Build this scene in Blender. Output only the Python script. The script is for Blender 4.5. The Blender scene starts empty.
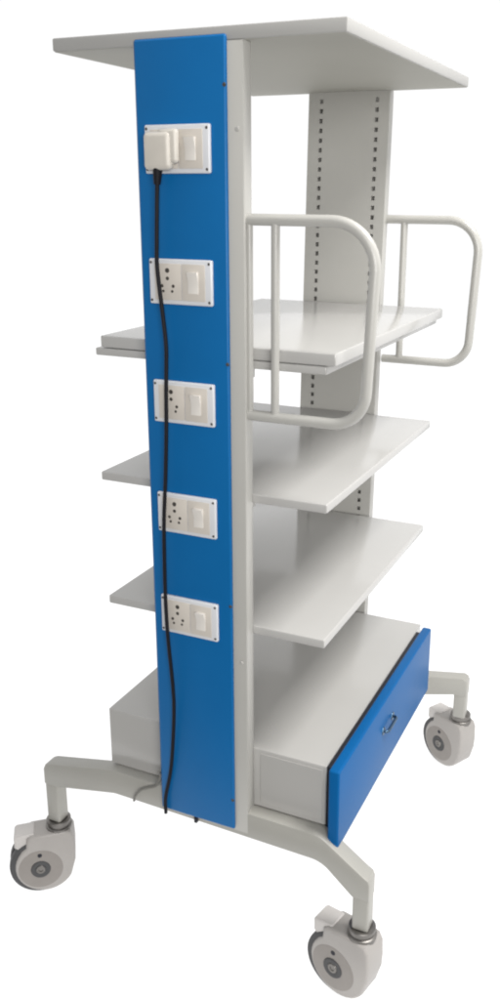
import bpy, bmesh, math, random
from mathutils import Vector, Matrix
random.seed(4)
sc = bpy.context.scene
col = sc.collection

# ------------------------------------------------------------------ materials
def mat(name, base, rough=.4, metal=0., var=.04, scale=9., bump=.0, bscale=300., coat=0., spec=.5, emit=0.):
    m = bpy.data.materials.new(name); m.use_nodes = True
    nt = m.node_tree; b = nt.nodes['Principled BSDF']
    b.inputs['Roughness'].default_value = rough
    b.inputs['Metallic'].default_value = metal
    b.inputs['Specular IOR Level'].default_value = spec
    b.inputs['Coat Weight'].default_value = coat
    b.inputs['Coat Roughness'].default_value = .12
    tc = nt.nodes.new('ShaderNodeTexCoord')
    n = nt.nodes.new('ShaderNodeTexNoise'); n.inputs['Scale'].default_value = scale
    n.inputs['Detail'].default_value = 5; n.inputs['Roughness'].default_value = .6
    nt.links.new(tc.outputs['Object'], n.inputs['Vector'])
    r = nt.nodes.new('ShaderNodeValToRGB')
    lo = [max(0, c * (1 - var)) for c in base]; hi = [min(1, c * (1 + var)) for c in base]
    r.color_ramp.elements[0].position = .3; r.color_ramp.elements[1].position = .7
    r.color_ramp.elements[0].color = (*lo, 1); r.color_ramp.elements[1].color = (*hi, 1)
    nt.links.new(n.outputs['Fac'], r.inputs['Fac'])
    nt.links.new(r.outputs['Color'], b.inputs['Base Color'])
    mr = nt.nodes.new('ShaderNodeMapRange')
    mr.inputs['To Min'].default_value = max(.02, rough - .02); mr.inputs['To Max'].default_value = rough + .02
    nt.links.new(n.outputs['Fac'], mr.inputs['Value']); nt.links.new(mr.outputs['Result'], b.inputs['Roughness'])
    if bump:
        n2 = nt.nodes.new('ShaderNodeTexNoise'); n2.inputs['Scale'].default_value = bscale
        nt.links.new(tc.outputs['Object'], n2.inputs['Vector'])
        bp = nt.nodes.new('ShaderNodeBump'); bp.inputs['Strength'].default_value = bump
        bp.inputs['Distance'].default_value = .001
        nt.links.new(n2.outputs['Fac'], bp.inputs['Height']); nt.links.new(bp.outputs['Normal'], b.inputs['Normal'])
    if emit:
        b.inputs['Emission Color'].default_value = (1, 1, 1, 1); b.inputs['Emission Strength'].default_value = emit
    return m

M = dict(
    white=mat('white_powder_coat', (.405, .399, .376), .32, var=.02, bump=.12, bscale=420),
    shelf=mat('white_shelf_enamel', (.42, .414, .402), .15, var=.015, scale=3, bump=.05, bscale=300),
    frame=mat('white_frame_shaded', (.325, .318, .292), .38, var=.025, scale=12, bump=.12, bscale=420),  # same white darkened, so the low beams look less lit
    carcass=mat('white_cabinet_enamel', (.395, .388, .374), .18, var=.02, scale=4, bump=.05, bscale=300),
    drawer=mat('blue_drawer_enamel', (.003, .094, .280), .40, spec=.08, var=.04, scale=6, bump=.05, bscale=260),
    rim=mat('white_board_edge_enamel', (.345, .341, .33), .4, var=.02, bump=.1, bscale=300),
    under=mat('white_board_shaded', (.35, .343, .308), .6, spec=.25, var=.02, bump=.1, bscale=300),  # board white again, with the underside's shaded tone in the colour
    blue=mat('blue_enamel', (.0025, .115, .325), .38, spec=.22, var=.04, scale=6, bump=.06, bscale=260),
    plate=mat('ivory_plastic_frame', (.60, .61, .635), .3, var=.02),
    cream=mat('cream_plastic', (.55, .51, .46), .34, var=.03, scale=30),
    rocker=mat('pale_ivory_plastic', (.66, .63, .59), .28, var=.02),
    plug=mat('beige_plug_plastic', (.53, .50, .45), .42, var=.05, scale=30),
    dark=mat('dark_contact', (.05, .045, .04), .5),
    black=mat('black_rubber_flex', (.004, .004, .007), .6, spec=.25, var=.1),
    wire=mat('grey_wire_sleeve', (.16, .155, .14), .5),
    gap=mat('near_black', (.004, .005, .012), .6),
    castor=mat('grey_caster_plastic', (.33, .312, .297), .42, var=.03, scale=18, bump=.06, bscale=500),
    wheelface=mat('grey_wheel_plastic', (.225, .207, .192), .45, var=.05, scale=30, bump=.06, bscale=500),
    pedal=mat('pale_brake_plastic', (.48, .46, .445), .42, var=.04, scale=25),
    tyre=mat('dark_grey_tyre', (.05, .05, .052), .6, var=.1, scale=40),
    steel=mat('brushed_zinc', (.20, .19, .18), .42, metal=1., var=.15, scale=60),
    chrome=mat('chrome', (.07, .12, .18), .4, metal=1., var=.05),
    sheet=mat('white_glow_sheet', (.35, .35, .35), .9, var=.0, emit=.84, spec=0),  # emits light itself to read as pure white ground
)

# ------------------------------------------------------------------ mesh helpers
def new(): return bmesh.new()
def merge(dst, src):
    me = bpy.data.meshes.new('tmp'); src.to_mesh(me); src.free(); dst.from_mesh(me); bpy.data.meshes.remove(me)
def add_box(bm, x0, x1, y0, y1, z0, z1, bev=.002, seg=2, mtx=None):
    t = new(); bmesh.ops.create_cube(t, size=1)
    for v in t.verts:
        v.co = Vector((x0 + (v.co.x + .5) * (x1 - x0), y0 + (v.co.y + .5) * (y1 - y0), z0 + (v.co.z + .5) * (z1 - z0)))
    if bev: bmesh.ops.bevel(t, geom=t.edges[:], offset=bev, segments=seg, profile=.5, affect='EDGES')
    if mtx: bmesh.ops.transform(t, matrix=mtx, verts=t.verts)
    merge(bm, t); return bm
def add_prism(bm, poly, f, h0, h1, bev=0., seg=2):
    """closed polygon extruded from h0 to h1; f(a, b, h) gives the point"""
    t = new()
    lo = [t.verts.new(f(a, b, h0)) for a, b in poly]; hi = [t.verts.new(f(a, b, h1)) for a, b in poly]
    n = len(poly)
    fl = [t.faces.new(lo[::-1]), t.faces.new(hi)]
    for i in range(n): t.faces.new((lo[i], lo[(i + 1) % n], hi[(i + 1) % n], hi[i]))
    bmesh.ops.recalc_face_normals(t, faces=t.faces[:])
    if bev:
        es = [e for fc in fl for e in fc.edges]
        bmesh.ops.bevel(t, geom=es, offset=bev, segments=seg, profile=.5, affect='EDGES')
    merge(bm, t); return bm
def add_tube(bm, pts, r, n=14, cap=True):
    pts = [Vector(p) for p in pts]; rings = []
    t = new(); prev = None
    for i, p in enumerate(pts):
        d = (pts[min(i + 1, len(pts) - 1)] - pts[max(i - 1, 0)]).normalized()
        if prev is None:
            u = d.orthogonal().normalized()
        else:
            u = (prev - d * prev.dot(d)).normalized()
        prev = u; w = d.cross(u)
        rings.append([t.verts.new(p + (u * math.cos(2 * math.pi * k / n) + w * math.sin(2 * math.pi * k / n)) * r) for k in range(n)])
    for a, b in zip(rings, rings[1:]):
        for k in range(n): t.faces.new((a[k], a[(k + 1) % n], b[(k + 1) % n], b[k]))
    if cap: t.faces.new(rings[0][::-1]); t.faces.new(rings[-1])
    bmesh.ops.recalc_face_normals(t, faces=t.faces[:])
    merge(bm, t); return bm
def add_lathe(bm, prof, org, ax, n=36):
    """prof = [(radius, height along ax)]"""
    org = Vector(org); ax = Vector(ax).normalized(); u = ax.orthogonal().normalized(); w = ax.cross(u)
    t = new(); rings = []
    for r, h in prof:
        if r < 1e-6: rings.append([t.verts.new(org + ax * h)])
        else: rings.append([t.verts.new(org + ax * h + (u * math.cos(2 * math.pi * k / n) + w * math.sin(2 * math.pi * k / n)) * r) for k in range(n)])
    for a, b in zip(rings, rings[1:]):
        for k in range(n):
            k2 = (k + 1) % n
            if len(a) == 1 and len(b) == 1: continue
            if len(a) == 1: t.faces.new((a[0], b[k2], b[k]))
            elif len(b) == 1: t.faces.new((a[k], a[k2], b[0]))
            else: t.faces.new((a[k], a[k2], b[k2], b[k]))
    bmesh.ops.recalc_face_normals(t, faces=t.faces[:])
    merge(bm, t); return bm
def rounded(pts, rad, seg=10):
    """polyline with its inner corners rounded"""
    pts = [Vector(p) for p in pts]; out = [pts[0]]
    for i in range(1, len(pts) - 1):
        a, b, c = pts[i - 1], pts[i], pts[i + 1]; R = rad[i - 1] if isinstance(rad, (list, tuple)) else rad
        u = (a - b).normalized(); v = (c - b).normalized(); ang = u.angle(v)
        k = R / math.tan(ang / 2); p0 = b + u * k; p1 = b + v * k
        cen = b + (u + v).normalized() * (R / math.sin(ang / 2))
        s0 = p0 - cen; s1 = p1 - cen; th = s0.angle(s1)
        for j in range(seg + 1):
            f = j / seg; out.append(cen + (s0 * math.sin((1 - f) * th) + s1 * math.sin(f * th)) / math.sin(th))
    out.append(pts[-1]); return out
def smooth_path(pts, n=8):
    P = [Vector(p) for p in pts]; P = [P[0] * 2 - P[1]] + P + [P[-1] * 2 - P[-2]]; out = []
    for i in range(1, len(P) - 2):
        for j in range(n):
            t = j / n
            out.append(.5 * ((2 * P[i]) + (P[i + 1] - P[i - 1]) * t + (2 * P[i - 1] - 5 * P[i] + 4 * P[i + 1] - P[i + 2]) * t * t + (3 * P[i] - P[i - 1] - 3 * P[i + 1] + P[i + 2]) * t ** 3))
    out.append(P[-2]); return out
def obj(name, bm, m, parent=None, label=None, smooth=True):
    me = bpy.data.meshes.new(name); bm.to_mesh(me); bm.free()
    if smooth:
        me.polygons.foreach_set('use_smooth', [True] * len(me.polygons))
        try: me.set_sharp_from_angle(angle=math.radians(35))
        except Exception: pass
    me.materials.append(m)
    o = bpy.data.objects.new(name, me); col.objects.link(o)
    if parent:
        o.parent = parent
        # every part is modelled in place, relative to its parent's own location
    if label: o['label'] = label
    return o
def thing(name, label, cat, loc=(0, 0, 0)):
    o = bpy.data.objects.new(name, None); o.empty_display_size = .1; col.objects.link(o)
    o.location = loc; o['label'] = label; o['category'] = cat; return o
def copy_part(o, parent, loc=None):
    c = o.copy(); col.objects.link(c); c.parent = parent
    if loc is not None: c.location = loc
    for ch in [k for k in bpy.data.objects if k.parent == o]: copy_part(ch, c)
    return c

# ------------------------------------------------------------------ the trolley
T = thing('equipment_trolley', 'white steel equipment trolley with blue socket column, open shelves and blue drawer on four casters', 'trolley')

# top board: a folded sheet tray, thin skin added underneath carries its warmer, shaded tone
bm = new(); add_box(bm, -.160, .300, 0, .673, 1.5316, 1.55, .0025, 2)
tb = obj('top_board', bm, M['rim'], T)
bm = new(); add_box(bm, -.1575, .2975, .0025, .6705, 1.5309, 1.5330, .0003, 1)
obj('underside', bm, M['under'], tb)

LEAN = .045
def far_shear(bm):
    for v in bm.verts: v.co.y += (v.co.z - 1.53) * LEAN
    return bm
def column_mesh(x0, x1, yo, yi, z0, z1, rows, zh0, pitch):
    """hollow upright; yo = outer skin, yi = inner skin with two rows of slots"""
    bm = new(); s = 1 if yi > yo else -1
    def by(a, b): return (min(a, b), max(a, b))
    add_box(bm, x0, x1, *by(yo, yo + s * .0025), z0, z1, .0010, 2)
    add_box(bm, x0, x0 + .0025, *by(yo + s * .0027, yi - s * .0002), z0, z1, .0008, 2)
    add_box(bm, x1 - .0025, x1, *by(yo + s * .0027, yi - s * .0002), z0, z1, .0008, 2)
    t = new(); hw, hh = .0035, .0043
    xs = sorted([x0 + .0005, x1 - .0005] + [r + q * hw for r in rows for q in (-1, 1)])
    zs = [z0]; z = zh0; zc = []
    while z - hh > z0 + .02: zc.append(z); z -= pitch
    for c in reversed(zc): zs += [c - hh, c + hh]
    zs.append(z1)
    V = {}
    def vert(i, k, d):
        key = (i, k, d)
        if key not in V: V[key] = t.verts.new((xs[i], yi - s * d, zs[k]))
        return V[key]
    th = .002
    for i in range(len(xs) - 1):
        for k in range(len(zs) - 1):
            if i in (1, 3) and k % 2 == 1:
                c = [(i, k), (i + 1, k), (i + 1, k + 1), (i, k + 1)]
                for q in range(4):
                    a, b = c[q], c[(q + 1) % 4]
                    t.faces.new((vert(*a, 0), vert(*b, 0), vert(*b, th), vert(*a, th)))
                continue
            t.faces.new((vert(i, k, 0), vert(i + 1, k, 0), vert(i + 1, k + 1, 0), vert(i, k + 1, 0)))
    bmesh.ops.recalc_face_normals(t, faces=t.faces[:]); merge(bm, t)
    return bm

obj('column', column_mesh(-.0153, .1520, 0, .025, .272, 1.5314, (.008, .126), 1.512, .0188), M['white'], T)
obj('column', far_shear(column_mesh(-.0240, .1490, .681, .656, .312, 1.5314, (.0045, .1235), 1.514, .0188)), M['white'], T)

# blue cover panel on the near column, edges folded back, screwed on
bm = new()
add_box(bm, -.0168, .1290, -.0066, -.0004, .2775, 1.5392, .0040, 4)
add_box(bm, -.0178, -.0156, -.0040, .0240, .2775, 1.5312, .0008, 1)
panel = obj('side_panel', bm, M['blue'], T)
for z in (1.4754, 1.0914, .70, .3366):
    bm = new(); add_lathe(bm, [(0, .0015), (.0022, .0013), (.0030, 0)], (.1262, -.0062, z), (0, -1, 0), 14)
    obj('screw', bm, M['dark'], panel)
for z in (1.4187, .60):
    bm = new(); add_lathe(bm, [(0, .0018), (.0024, .0016), (.0036, 0)], (.1425, -.0001, z), (0, -1, 0), 14)
    obj('screw', bm, M['white'], T)

# five outlet plates: all of one make
def socket_plate(zc, plugged=False, dz=0.):
    bm = new(); add_box(bm, .0008, .1060, -.0135, -.0064, zc - .0330, zc + .0330, .0026, 3)
    p = obj('socket_plate', bm, M['plate'], T, 'outlet plate with the beige plug pushed in' if plugged else None)
    bm = new(); add_box(bm, .0110, .0560, -.0150, -.0134, zc - .0265, zc + .0265, .0008, 2)
    s = obj('socket', bm, M['cream'], p)
    bm = new()
    for dx, dy, r in ((0, .0165, .0036), (0, .0050, .0028), (-.0095, -.0060, .0025), (.0095, -.0060, .0025), (-.0075, -.0135, .0021), (.0075, -.0135, .0021)):
        add_lathe(bm, [(0, .0004), (r, .0003), (r, -.001)], (.0330 + dx, -.0150, zc + dy), (0, -1, 0), 14)
    obj('pin_hole', bm, M['dark'], p)
    bm = new(); add_box(bm, .0570, .0955, -.0150, -.0134, zc - .0265, zc + .0265, .0008, 2)
    obj('switch_bezel', bm, M['cream'], p)
    bm = new()
    prof = [(-.0155, .0), (-.0155, -.0022), (0, -.0014), (.0155, -.0062), (.0155, 0)]
    add_prism(bm, prof, lambda a, b, h: Vector((h, -.0148 + b, zc + a)), .0680, .0850, .0006)
    obj('rocker_switch', bm, M['rocker'], p)
    for x in (.0045, .1015):
        for q in (-1, 1):
            bm = new(); add_lathe(bm, [(0, .0006), (.0017, .0006), (.0021, 0)], (x, -.0135, zc + q * .0275), (0, -1, 0), 12)
            obj('screw', bm, M['dark'], p)
    return p
ZS = (1.3933, 1.2085, 1.0270, .8460, .6680)
for i, z in enumerate(ZS): socket_plate(z, i == 0)

# shelves: folded trays, the upper one with a pull-out tray under it
def shelf_mesh(x0, x1, y0, y1, zt, t):
    bm = new(); add_box(bm, x0, x1, y0, y1, zt - t, zt, .0022, 3); return bm
sh = obj('shelf', shelf_mesh(-.1200, .2848, .0255, .630, 1.1141, .0190), M['shelf'], T)
tray = obj('pull_out_tray', shelf_mesh(-.1312, .2704, .0262, .641, 1.0940, .0125), M['shelf'], T)
obj('shelf', shelf_mesh(-.1325, .2759, .0255, .614, .8842, .0150), M['shelf'], T)
obj('shelf', shelf_mesh(-.1303, .2760, .0255, .602, .6578, .0152), M['shelf'], T)
# angle brackets that clip the shelves into the slots
for zt, t, y1 in ((1.0940, .0125, .641), (.8842, .015, .614), (.6578, .0152, .602)):
    yf = .656 + (zt - 1.53) * LEAN
    for x in (.0045, .1235):
        bm = new()
        add_box(bm, x - .011, x + .011, y1 - .06, yf - .0006, zt - t - .0215, zt - t - .0006, .0012, 2)
        obj('shelf_bracket', bm, M['white'], T)
        bm = new()
        add_box(bm, x - .011, x + .011, .0256, .07, zt - t - .0215, zt - t - .0006, .0012, 2)
        obj('shelf_bracket', bm, M['white'], T)

# guard rails of bent tube
def rail(y, x0, x1, z0, z1, xb, r, rb, rad, shear=0.):
    bm = new()
    pth = rounded([(x0, y, z1), (x1 + .004, y, z1), (x1 - .008, y, z0), (x0, y, z0)], [rad, rad * .8], 12)
    add_tube(bm, pth, r, 16)
    g = obj('side_rail', bm, M['white'], T)
    bm = new(); add_tube(bm, [(xb, y, z0 + r * .6), (xb, y, z1 - r * .6)], rb, 14)
    obj('upright_bar', bm, M['white'], g)
    if y < .3:
        bm = new(); add_tube(bm, [(x0 + .008, y, z0 + r * .6), (x0 + .008, y, z1 - r * .6)], .0052, 14)
        obj('upright_bar', bm, M['white'], g)
    return g
rail(.0125, .1460, .3425, 1.0140, 1.2985, .1950, .0082, .0064, .064)
rail(.668, .1490, .3390, .9970, 1.2850, .1860, .0088, .0072, .062)

# cabinet at the bottom
bm = new()
add_box(bm, -.1440, .2840, .0255, .595, .3139, .4290, .0024, 3)
cab = obj('cabinet', bm, M['carcass'], T)
bm = new(); add_box(bm, .1640, .2780, .0240, .0256, .3230, .4210, .0007, 1)
obj('end_panel', bm, M['carcass'], cab)
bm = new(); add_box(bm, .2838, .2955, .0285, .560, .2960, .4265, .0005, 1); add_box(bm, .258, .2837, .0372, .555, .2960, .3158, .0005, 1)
obj('gap_fill', bm, M['gap'], cab)  # black filler: shade of the drawer gap made solid, also under the cabinet edge
bm = new(); add_box(bm, .2952, .3145, .0060, .5680, .2880, .4380, .0040, 4)
dr = obj('drawer_front', bm, M['drawer'], T)
bm = new(); 
yc, zc = .268, .378
add_tube(bm, rounded([(.3146, yc - .028, zc), (.3235, yc - .028, zc), (.3235, yc + .028, zc), (.3146, yc + .028, zc)], .006, 6), .0030, 12)
add_lathe(bm, [(0, .002), (.0075, .0015), (.0085, -.001)], (.3145, yc - .028, zc), (1, 0, 0), 16)
add_lathe(bm, [(0, .002), (.0075, .0015), (.0085, -.001)], (.3145, yc + .028, zc), (1, 0, 0), 16)
obj('handle', bm, M['chrome'], dr)

# base beams: square tube bent down at both ends, with upright caster sockets
def beam(ymid, skew, line, h=.050, hw=.0165):
    """line = (x, z) of the top edge from end to end"""
    top = rounded([(x, 0, z) for x, z in line], .05, 8)
    (xl, zl), (xr, zr) = line[0], line[-1]; sw = .0150
    P = [(p.x, p.z) for p in top]
    poly = [(xl - sw, zl - h * .9), (xl - sw, zl - .012), (xl - sw + .004, zl - .003), (xl - sw + .012, zl + .001)] + P[1:-1]
    poly += [(xr + sw - .012, zr + .001), (xr + sw - .003, zr - .004), (xr + sw, zr - .012), (xr + sw, zr - h * .9)]
    poly += [(xr - sw, zr - h * .9)] + [(x, z - h) for x, z in P[1:-1]][::-1] + [(xl + sw, zl - h * .9)]
    bm = new()
    fy = lambda x: ymid - skew * (x - .04)
    add_prism(bm, poly, lambda a, b, hh: Vector((a, fy(a) + hh, b)), -hw, hw, .003, 2)
    for x, z in (line[0], line[-1]):
        add_box(bm, x - sw + .0004, x + sw - .0004, fy(x) - .0150, fy(x) + .0150, .1490, z - .02, .0045, 3)
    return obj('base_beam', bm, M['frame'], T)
beam(.0190, .022, [(-.2790, .2790), (-.128, .3135), (.286, .3135), (.3600, .2590)])
beam(.690, -.095, [(-.2790, .2720), (-.128, .3115), (.150, .3115), (.250, .2430), (.3570, .2540)])

# casters
def caster(sx, sy, nx, ny, zc=.0598, T2=.0265):
    n = Vector((nx, ny, 0)).normalized()
    d = Vector((n.y, -n.x, 0))           # trailing direction, wheel is on this side of the stem
    if d.x > 0: d = -d
    off = .0345
    O = Vector((sx, sy, 0)) + d * off     # wheel centre in plan
    f = lambda a, b, h: O + d * a + Vector((0, 0, b)) + n * h
    # hood: rounded shell round the twin wheels
    R = .0570; poly = []
    for k in range(-150, 61, 10):        # lower arc measured in (trail, up)
        t = math.radians(k)
        poly.append((-.0035 + R * math.cos(t), zc + R * math.sin(t)))
    poly = [p for p in poly if p[1] < zc + .034]
    poly += [(.0380, zc + .040), (.0300, zc + .046), (.0280, zc + .066), (.0200, zc + .0715), (-.0400, zc + .0745), (-.0560, zc + .072), (-.0625, zc + .060), (-.0640, zc + .030), (-.0625, zc + .005)]
    poly = [p for i, p in enumerate(poly) if True]
    bm = new(); add_prism(bm, poly, f, -T2, T2, .0055, 3)
    c = obj('caster', bm, M['castor'], T)
    bm = new()
    for s in (-1, 1):
        add_lathe(bm, [(.0, -.011), (.052, -.011), (.0580, -.0085), (.0597, -.003), (.0597, .003), (.0585, .0080), (.054, .0098), (0, .0098)], O + Vector((0, 0, zc)) + d * .0048 + n * s * .0135, n, 48)
    obj('wheel', bm, M['tyre'], c)
    for s in (-1, 1):
        fo = O + Vector((0, 0, zc - .004)) + d * .005
        bm = new(); add_lathe(bm, [(.0, .0008), (.0400, .0008), (.0425, .0003), (.0432, -.001)], fo + n * s * T2, n * s, 48)
        obj('wheel_face', bm, M['wheelface'], c)
        bm = new(); add_lathe(bm, [(.0095, .0015), (.0150, .0030), (.0180, .0026), (.0195, .0000)], fo + n * s * T2, n * s, 30)
        obj('hub_ring', bm, M['tyre'], c)
        bm = new(); add_lathe(bm, [(0, .0020), (.0040, .0020), (.0046, .0034), (.0085, .0030), (.0100, .0008), (.0104, -.001)], fo + n * s * T2, n * s, 24)
        obj('hub_cap', bm, M['steel'], c)
        bm = new(); add_lathe(bm, [(0, .0017), (.0042, .0015), (.0048, -.001)], fo + Vector((0, 0, .032)) + n * s * T2, n * s, 16)
        obj('bolt', bm, M['gap'], c)
    bm = new()
    pp = [(.0180, zc + .038), (.0460, zc + .041), (.0520, zc + .046), (.0520, zc + .068), (.0480, zc + .0720), (.0150, zc + .0740), (.0110, zc + .0700)]
    add_prism(bm, pp, f, -.0205, .0205, .004, 3)
    obj('brake_pedal', bm, M['pedal'], c)
    st = Vector((sx, sy, 0))
    bm = new(); add_lathe(bm, [(0, .126), (.0245, .126), (.0255, .1310), (.0255, .1360), (.0235, .1375), (.0222, .1378), (.0222, .1420), (.0236, .1428), (.0236, .1490), (.0222, .1505), (.0175, .1508), (.0175, .1495), (0, .1495)], st, (0, 0, 1), 32)
    obj('swivel_collar', bm, M['steel'], c)
    return c
caster(-.2790, .0260, .60, -.80)
caster(.3600, .0120, -.24, -.97)
caster(.3570, .7300, -.50, -.866)
caster(-.2790, .6600, .10, -.99)

# small black grommet peeping out under the panel
bm = new(); add_box(bm, .0475, .0535, -.0052, .0020, .2650, .2766, .0012, 2)
obj('grommet', bm, M['gap'], T)

# ------------------------------------------------------------------ power cord (a thing of its own: it can be unplugged)
z1 = ZS[0]
P = thing('power_cord', 'black power cord with beige plug in the topmost socket, hanging down the blue panel', 'power cord', (0, 0, 0))
bm = new()
add_box(bm, .0075, .0520, -.0310, -.0150, z1 - .0290, z1 + .0230, .0078, 6)
add_box(bm, .0300, .0610, -.0270, -.0150, z1 - .0200, z1 + .0270, .0058, 5)
plug = obj('plug', bm, M['plug'], P)
bm = new(); add_lathe(bm, [(0, 0), (.0070, 0), (.0062, -.010), (.0048, -.022), (0, -.022)], (.0270, -.0225, z1 - .026), (.08, 0, 1), 18)
obj('strain_relief', bm, M['black'], plug)
pts = [(.0262, -.0225, z1 - .036), (.0250, -.0225, 1.338), (.0216, -.0225, 1.2685), (.0200, -.021, 1.2257), (.0272, -.0205, 1.1531), (.0305, -.0205, 1.1086), (.0280, -.0205, 1.045), (.0262, -.0205, .9845), (.0217, -.0205, .9032), (.0165, -.0205, .835), (.0148, -.0205, .767), (.0140, -.020, .690), (.0160, -.0195, .6244), (.0205, -.0165, .5326), (.0185, -.0135, .4746), (.0083, -.011, .3726), (-.0055, -.011, .305), (-.0065, -.0105, .272)]
bm = new(); add_tube(bm, smooth_path(pts, 8), .0031, 12)
obj('flex', bm, M['black'], P)

# thin grey wire on the base beam
bm = new()
add_tube(bm, smooth_path([(-.0200, -.0080, .352), (-.0215, .001, .338), (-.0300, -.0015, .316), (-.0480, -.002, .306), (-.0640, -.002, .296), (-.0760, -.0015, .280), (-.0800, -.001, .268)], 8), .0022, 10)
w = obj('wire', bm, M['wire'])
w['label'] = 'thin grey wire curling over the white base beam left of the blue panel'; w['category'] = 'wire'

# ------------------------------------------------------------------ white sheet under it, glowing so shadows wash out
bm = new()
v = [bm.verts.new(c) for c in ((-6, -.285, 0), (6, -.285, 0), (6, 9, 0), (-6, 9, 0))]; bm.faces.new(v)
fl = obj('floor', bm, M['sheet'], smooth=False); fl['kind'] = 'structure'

# ------------------------------------------------------------------ surround: white studio, dimmer on the viewer's side
w = bpy.data.worlds.new('World'); sc.world = w; w.use_nodes = True
nt = w.node_tree; bg = nt.nodes['Background']
tc = nt.nodes.new('ShaderNodeTexCoord')
dp = nt.nodes.new('ShaderNodeVectorMath'); dp.operation = 'DOT_PRODUCT'; dp.inputs[1].default_value = (-.40, .90, 0)
nt.links.new(tc.outputs['Generated'], dp.inputs[0])
rp = nt.nodes.new('ShaderNodeValToRGB')
rp.color_ramp.elements[0].position = .30; rp.color_ramp.elements[0].color = (0, 0, 0, 1)
rp.color_ramp.elements[1].position = .62; rp.color_ramp.elements[1].color = (1, 1, 1, 1)
mr = nt.nodes.new('ShaderNodeMapRange'); mr.inputs['From Min'].default_value = -1; mr.inputs['From Max'].default_value = 1
nt.links.new(dp.outputs['Value'], mr.inputs['Value']); nt.links.new(mr.outputs['Result'], rp.inputs['Fac'])
# viewer's side: invented ramp, dim below and lighter above, brightens near faces upward
sx = nt.nodes.new('ShaderNodeSeparateXYZ'); nt.links.new(tc.outputs['Generated'], sx.inputs[0])
mz = nt.nodes.new('ShaderNodeMapRange'); mz.inputs['From Min'].default_value = -.45; mz.inputs['From Max'].default_value = .5
mz.inputs['To Min'].default_value = .08; mz.inputs['To Max'].default_value = .42
nt.links.new(sx.outputs['Z'], mz.inputs['Value'])
mx = nt.nodes.new('ShaderNodeMix'); mx.data_type = 'FLOAT'
nt.links.new(rp.outputs['Color'], mx.inputs['Factor']); nt.links.new(mz.outputs['Result'], mx.inputs['A']); mx.inputs['B'].default_value = 1.02
bg.inputs['Color'].default_value = (1, 1, 1, 1)
nt.links.new(mx.outputs['Result'], bg.inputs['Strength'])

def area(name, loc, aim, size, watts, color=(1, 1, 1)):
    l = bpy.data.lights.new(name, 'AREA'); l.shape = 'RECTANGLE'; l.size, l.size_y = size; l.energy = watts; l.color = color
    o = bpy.data.objects.new(name, l); col.objects.link(o); o.location = loc
    o.rotation_euler = (Vector(aim) - Vector(loc)).to_track_quat('-Z', 'Y').to_euler(); return o
area('ceiling_light', (1.45, .2, 3.05), (.1, .3, .8), (.85, .85), 80, (1, .985, .96))
area('front_fill', (1.9, -2.6, 1.5), (.05, .5, 1.25), (1.8, 1.2), 84, (1, .985, .96))  # unseen fill added to lift the near faces and far column

# ------------------------------------------------------------------ camera
cam = bpy.data.cameras.new('camera'); co = bpy.data.objects.new('camera', cam); col.objects.link(co)
F = Vector((-.38892078, .87594424, -.28541603)); R = Vector((.91328101, .40729285, .00550726)); U = Vector((-.12107196, .25852316, .9583879))
m = Matrix((R, U, -F)).transposed().to_4x4(); m.translation = Vector((.7408, -1.1861, 1.3335)); co.matrix_world = m
cam.sensor_fit = 'VERTICAL'; cam.sensor_height = 36; cam.sensor_width = 24; cam.lens = 36 * .9081
cam.shift_x = -.0331; cam.shift_y = -.0356
cam.clip_start = .01; cam.clip_end = 100
sc.camera = co
sc.view_settings.view_transform = 'Standard'; sc.view_settings.look = 'None'; sc.view_settings.exposure = 0; sc.view_settings.gamma = 1
sc.cycles.filter_width = 2.1
